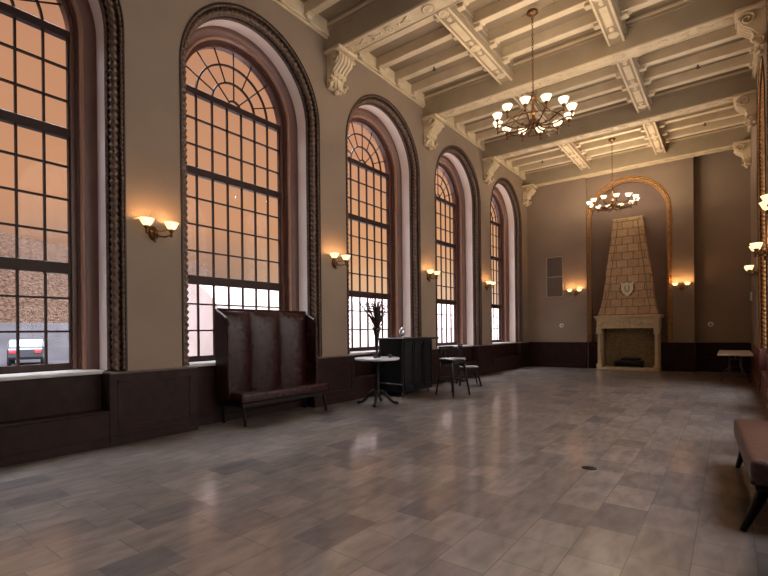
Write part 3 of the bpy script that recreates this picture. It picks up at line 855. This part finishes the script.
for x in (-.28, .26):
    for y in (-.56, .54):
        mb = MB(); mb.box((x-.02, y-.03, .06), (x+.02, y+.03, .105)); mb.lathe([(0, -.016), (.045, -.016), (.045, .016), (0, .016)], (x, y, .046), 14, Matrix.Rotation(PI/2, 3, 'Y')); mb.build('caster', M['steel_grey'], b0)
u = thing('silver_urn', 'small silver lidded urn standing on the black bar counter', 'urn', (-5.93, 8.5, 1.335))
MB().lathe([(0, 0), (.055, 0), (.055, .015), (.025, .03), (.025, .045), (.065, .08), (.075, .13), (.06, .18), (.05, .2), (0, .2)], seg=16).build('body', M['silver'], u)
MB().lathe([(.056, .2), (.056, .21), (.03, .225), (.012, .23), (.016, .245), (0, .26)], seg=14).build('lid', M['silver'], u)
for s in (-1, 1): MB().tube([(0, s*.065, .16), (0, s*.1, .15), (0, s*.1, .11), (0, s*.07, .09)], .008, 6).build('handle', M['silver'], u)

# ------------------------------------------------------------------ stool and chair
def seat_thing(name, label, cat, loc, rotz, h, half, back, backz, ring):
    root = thing(name, label, cat, loc, rotz)
    MB().box((-half, -half, h-.045), (half, half, h), .03, seg=3).build('seat', M['seat_grey'], root)
    MB().box((-half+.02, -half+.02, h-.12), (half-.02, half-.02, h-.05), .01).build('seat_frame', M['black_wood'], root)
    f = half+.05
    for sx in (-1, 1):
        for sy in (-1, 1):
            MB().tube([(sx*(half-.05), sy*(half-.05), h-.07), (sx*f, sy*f, 0)], [.028, .02], 8).build('leg', M['black_wood'], root)
    for zf, nm in ring:
        k = half-.05+(f-half+.05)*(1-zf/h)
        mb = MB(); q = [(k, k), (-k, k), (-k, -k), (k, -k), (k, k)]
        for A, B in zip(q, q[1:]): mb.tube([(A[0], A[1], zf), (B[0], B[1], zf)], .013, 6)
        mb.build(nm, M['black_wood'], root)
    mb = MB()
    pts = [(-half-.03+.07*abs(t)**2, t*half*1.02, backz) for t in (-1, -.7, -.35, 0, .35, .7, 1)]
    for z in (0, -.05, -.1): mb.tube([(p[0], p[1], p[2]+z) for p in pts], .024, 6)
    mb.build('backrest', M['black_wood'], root)
    for t in (-.85, -.3, .3, .85):
        MB().tube([(-half+.04, t*(half-.02), h-.06), (-half-.02+.06*t*t, t*half, backz-.05)], .014 if abs(t) < .5 else .02, 6).build('back_post', M['black_wood'], root)
    return root
seat_thing('bar_stool', 'dark wooden bar stool with low curved back and grey seat beside the bar counter', 'bar stool', (-5.13, 9.38, 0), -.25, .86, .225, True, 1.1, ((.4, 'stretcher'), (.33, 'stretcher')))
seat_thing('dining_chair', 'dark wooden chair with grey seat standing behind the bar stool', 'chair', (-5.72, 11.35, 0), .64, .52, .24, True, 1.1, ((.22, 'stretcher'),))

# ------------------------------------------------------------------ folding table
ft = thing('folding_table', 'white plastic folding table with grey bent-steel legs by the end wall', 'table', (.11, 16.8, 0))
MB().box((-.4, -1.3, .72), (.38, 1.3, .775), .015).build('tabletop', M['white_plastic'], ft)
for y in (-1.0, 1.0):
    lg = None
    for s in (-1, 1):
        mb = MB(); mb.tube([(s*.13, y, .72), (s*.13, y, .33), (s*.16, y, .24), (s*.28, y, .1), (s*.32, y, .0)], .02, 7); mb.build('leg', M['steel_grey'], ft)
    mb = MB(); mb.tube([(-.15, y, .27), (.15, y, .27)], .016, 6); mb.tube([(-.13, y, .62), (.13, y, .62)], .016, 6); mb.build('crossbar', M['steel_grey'], ft)
    mb = MB(); sg = 1 if y < 0 else -1; mb.tube([(0, y, .62), (0, y+sg*.45, .71)], .012, 6); mb.build('brace', M['steel_grey'], ft)

# ------------------------------------------------------------------ small fittings
vt = thing('wall_vent', 'two-panel louvred vent grille on the end wall, left of the fireplace', 'vent', (-5.5, YF, 3.55))
mb = MB(); mb.box((-.33, -.03, -.8), (.33, 0, -.76)); mb.box((-.33, -.03, .76), (.33, 0, .8)); mb.box((-.33, -.03, -.8), (-.29, 0, .8)); mb.box((.29, -.03, -.8), (.33, 0, .8)); mb.box((-.3, -.03, -.02), (.3, 0, .02)); mb.build('frame', M['vent_frame'], vt)
for s in (-1, 1):
    mb = MB(); mb.box((-.29, -.006, min(s*.02, s*.76)), (.29, 0, max(s*.02, s*.76)))
    for k in range(18):
        z = s*(.05+.041*k); mb.box((-.29, -.02, z-.012), (.29, -.004, z+.006), mtx=None)
    mb.build('louvre_panel', M['vent'], vt)
for x, y, z, lb in ((-5.25, YF, 1.63, 'round white wall fitting below the vent grille on the end wall'), (-.52, 18.98, 1.6, 'round white wall fitting above the folding table on the end wall')):
    f = thing('wall_fitting', lb, 'wall fitting', (x, y, z), 0, 'round white wall fittings')
    MB().lathe([(.085, 0), (.085, .02), (.06, .035), (.045, .03), (0, .03)], seg=18, mtx=Matrix.Rotation(PI/2, 3, 'X')).build('cover', M['white_plastic'], f)
    MB().lathe([(.03, .025), (.03, .04), (0, .045)], seg=12, mtx=Matrix.Rotation(PI/2, 3, 'X')).build('sensor', M['dark_plastic'], f)
f = thing('thermostat', 'small white thermostat box on the right-hand wall beyond the arch', 'thermostat', (XR, 16.4+1.85, 2.45))
MB().box((-.05, -.08, -.14), (0, .08, .14), .012).build('case', M['white_plastic'], f)
MB().box((-.056, -.04, .02), (-.048, .04, .08)).build('display', M['dark_plastic'], f)
for x, y, lb in ((-5.45, 9.4, 'dark sprinkler head under the left ceiling coffer nearest the camera'), (-.55, 13.25, 'dark sprinkler head under the right ceiling coffer, nearer of two'), (-.55, 17.1, 'dark sprinkler head under the right ceiling coffer at the end wall'), (-5.4, 17.1, 'dark sprinkler head under the left ceiling coffer in the far corner')):
    y = min((bc for bc in [((beamY[i]+beamY[i+1])/2+q) for i in range(1, 5) for q in (-1.09, -.365, .365, 1.09)]), key=lambda q: abs(q-y))
    f = thing('ceiling_sprinkler', lb, 'sprinkler', (x, y, 7.68), 0, 'ceiling sprinkler heads')
    MB().lathe([(.05, 0), (.05, -.012), (.018, -.02), (.018, -.08), (0, -.085)], seg=12).build('body', M['dark_plastic'], f)
    MB().lathe([(.0, -.105), (.045, -.11), (.045, -.115), (0, -.117)], seg=12).build('deflector', M['dark_plastic'], f)
    MB().tube([(.016, 0, -.07), (.03, 0, -.09), (.0, 0, -.108), (-.03, 0, -.09), (-.016, 0, -.07)], .006, 5).build('yoke', M['dark_plastic'], f)
dr = thing('floor_cover', 'small dark round brass cover plate set in the floor tiles', 'cover plate', (-1.22, 5.24, 0))
MB().lathe([(.075, 0), (.075, .006), (.06, .009), (0, .009)], seg=20).build('plate', M['bronze_dark'], dr)
MB().lathe([(.045, .009), (.045, .011), (0, .011)], seg=16).build('plug', M['iron'], dr)

# ------------------------------------------------------------------ outside
struct(MB().box((-120, -60, -1.6), (XL-1.2, 160, -1.3)).build('ground', M['asphalt']))
mb = MB(); rows = []; lb = MB(); low = []
rnd = random.Random(11)
for i in range(60):
    y = -60+i*4.0; d = 42 + .10*max(0, y)
    k = 1-.9*min(1, max(0, (y-34)/28))
    h = k*(11+1.0*math.sin(y*.07)+.7*math.sin(y*.19+1)+rnd.uniform(-.3, .3))
    low.append([lb.v((-d+12, y, -1.35)), lb.v((-d+10, y, -.4)), lb.v((-d+5, y, -.38)), lb.v((-d, y, 2.4*k))])
    rows.append([mb.v((-d, y, 2.4*k)), mb.v((-d-8, y, h*.72)), mb.v((-d-14, y, h)), mb.v((-d-24, y, h-.6)), mb.v((-d-40, y, -1.35))])
for A, B in zip(rows, rows[1:]): mb.quadstrip(A, B, True)
struct(mb.build('hill', M['scrub']))
for A, B in zip(low, low[1:]): lb.quadstrip(A, B)
struct(lb.build('road', M['snow']))

M['reflector'] = mat('pale_reflector_bank', (172, 152, 146), .85, spec=0, var=.12, scale=1.5)
mb = MB(); mb.prism([(-8.2, -1.35), (-8.3, .2), (-8.9, .9), (-9.7, 1.7), (-10.6, 2.5), (-11.2, 2.85), (-12.2, 2.9), (-12.6, -1.35)], 'Y', 6.6, 30)  # pale bank added outside so the floor picks up a bright reflection
struct(mb.build('reflector_bank', M['reflector']))

def car(label, paint, loc, rotz):
    root = thing('car', label, 'car', loc, rotz)
    prof = [(-2.2, .45), (-2.2, .95), (-1.9, 1.02), (-1.1, 1.08), (-.4, 1.55), (.9, 1.6), (1.75, 1.15), (2.25, 1.05), (2.3, .5), (2.2, .4), (-2.1, .4)]
    MB().prism(prof, 'Y', -.85, .85, .06).build('body', paint, root)
    for s in (-1, 1):
        mb = MB(); mb.prism([(-.95, 1.1), (-.38, 1.47), (.85, 1.5), (1.5, 1.14)], 'Y', s*.84, s*.862); mb.build('side_window', M['car_glass'], root)
        for x in (-1.4, 1.4): MB().lathe([(0, -.1), (.3, -.1), (.34, -.06), (.34, .06), (.3, .1), (0, .1)], (x, s*.8, .34), 18, Matrix.Rotation(PI/2, 3, 'X')).build('wheel', M['tyre'], root)
        MB().box((2.24, s*.6-.15, .8), (2.32, s*.6+.15, .95), .01).build('tail_lamp', M['tail'], root)
    return root
car('grey parked car with lit red tail lamp outside the nearest window', M['car_grey'], (-35.5, 9.4, -.39), -.3)

# ------------------------------------------------------------------ world
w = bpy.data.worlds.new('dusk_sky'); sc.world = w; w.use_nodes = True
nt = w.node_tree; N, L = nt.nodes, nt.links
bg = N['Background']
tc = N.new('ShaderNodeTexCoord'); sp = N.new('ShaderNodeSeparateXYZ'); L.new(tc.outputs['Generated'], sp.inputs[0])
def ramp(stops):
    r = N.new('ShaderNodeValToRGB'); e = r.color_ramp.elements
    e[0].position, e[0].color = stops[0][0], lin(stops[0][1]); e[1].position, e[1].color = stops[-1][0], lin(stops[-1][1])
    for p, c in stops[1:-1]:
        k = e.new(p); k.color = lin(c)
    return r
no = N.new('ShaderNodeTexNoise'); no.inputs['Scale'].default_value = 3.2; no.inputs['Detail'].default_value = 6
mp = N.new('ShaderNodeMapping'); mp.inputs['Scale'].default_value = (1, 1, 4.5); L.new(tc.outputs['Generated'], mp.inputs[0]); L.new(mp.outputs[0], no.inputs['Vector'])
ma = N.new('ShaderNodeMath'); ma.operation = 'MULTIPLY_ADD'; ma.inputs[1].default_value = .16; 
sb = N.new('ShaderNodeMath'); sb.operation = 'SUBTRACT'; sb.inputs[1].default_value = .08
L.new(no.outputs['Fac'], ma.inputs[0]); L.new(sp.outputs['Z'], ma.inputs[2]); L.new(ma.outputs[0], sb.inputs[0])
rA = ramp([(0, (150, 134, 132)), (.08, (158, 128, 112)), (.16, (186, 142, 116)), (.25, (212, 154, 116)), (.4, (206, 148, 112)), (.6, (190, 136, 106)), (.72, (200, 160, 140)), (.9, (255, 250, 245))])
rB = ramp([(0, (246, 226, 218)), (.05, (240, 206, 184)), (.10, (240, 190, 146)), (.2, (228, 166, 118)), (.4, (210, 150, 116)), (.6, (190, 134, 110)), (.72, (200, 160, 140)), (.9, (255, 250, 245))])
L.new(sb.outputs[0], rA.inputs['Fac']); L.new(sb.outputs[0], rB.inputs['Fac'])
mr = N.new('ShaderNodeMapRange'); mr.interpolation_type = 'SMOOTHSTEP'; mr.inputs[1].default_value = .5; mr.inputs[2].default_value = .8; L.new(sp.outputs['Y'], mr.inputs[0])
mx = N.new('ShaderNodeMix'); mx.data_type = 'RGBA'; L.new(mr.outputs[0], mx.inputs[0]); L.new(rA.outputs[0], mx.inputs[6]); L.new(rB.outputs[0], mx.inputs[7])
# added fill light: out-of-view sky on the other side, raised bright and neutral
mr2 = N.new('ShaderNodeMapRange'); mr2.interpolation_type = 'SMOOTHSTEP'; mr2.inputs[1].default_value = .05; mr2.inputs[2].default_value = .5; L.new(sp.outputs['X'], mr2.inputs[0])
side_fill = N.new('ShaderNodeRGB'); SIDE_FILL = 5.0; side_fill.outputs[0].default_value = (1.0*SIDE_FILL, .94*SIDE_FILL, .88*SIDE_FILL, 1)
mx2 = N.new('ShaderNodeMix'); mx2.data_type = 'RGBA'; L.new(mr2.outputs[0], mx2.inputs[0]); L.new(mx.outputs[2], mx2.inputs[6]); L.new(side_fill.outputs[0], mx2.inputs[7])
# added fill light: high sky out of view, raised to light floor and reveals
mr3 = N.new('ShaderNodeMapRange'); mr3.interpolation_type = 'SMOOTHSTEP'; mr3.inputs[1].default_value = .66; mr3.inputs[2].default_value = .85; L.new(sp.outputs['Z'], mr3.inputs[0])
top_fill = N.new('ShaderNodeRGB'); TOP_FILL = 32.0; top_fill.outputs[0].default_value = (.86*TOP_FILL, .95*TOP_FILL, 1.1*TOP_FILL, 1)
mx3 = N.new('ShaderNodeMix'); mx3.data_type = 'RGBA'; L.new(mr3.outputs[0], mx3.inputs[0]); L.new(mx2.outputs[2], mx3.inputs[6]); L.new(top_fill.outputs[0], mx3.inputs[7])
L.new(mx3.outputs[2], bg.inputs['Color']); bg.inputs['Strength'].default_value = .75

# ------------------------------------------------------------------ camera
f_, cy_ = 456.6, 330.77
yw, rl = math.radians(37.16), math.radians(-.598)
c_, s_ = math.cos(yw), math.sin(yw)
A = Matrix(((c_, s_, 0), (0, 0, -1), (-s_, c_, 0)))
Q = Matrix(((math.cos(rl), -math.sin(rl), 0), (math.sin(rl), math.cos(rl), 0), (0, 0, 1)))
K = Q @ A
cam = bpy.data.cameras.new('camera'); co = bpy.data.objects.new('camera', cam); C.objects.link(co)
r_, d_, fw = Vector(K[0]), Vector(K[1]), Vector(K[2])
mw = Matrix((r_, -d_, -fw)).transposed().to_4x4(); mw.translation = Vector((0, 0, 1.5*S))
co.matrix_world = mw
cam.sensor_fit = 'HORIZONTAL'; cam.sensor_width = 36; cam.lens = f_/768*36
cam.shift_y = (cy_-288)/768; cam.clip_start = .05; cam.clip_end = 500
sc.camera = co
sc.view_settings.view_transform = 'Standard'; sc.view_settings.look = 'None'
sc.view_settings.exposure = 0.35; sc.view_settings.gamma = 1; sc.view_settings.use_curve_mapping = False
sc.cycles.max_bounces = 10; sc.cycles.diffuse_bounces = 5; sc.cycles.transparent_max_bounces = 16
sc.cycles.use_denoising = True
sc.cycles.sample_clamp_indirect = 6
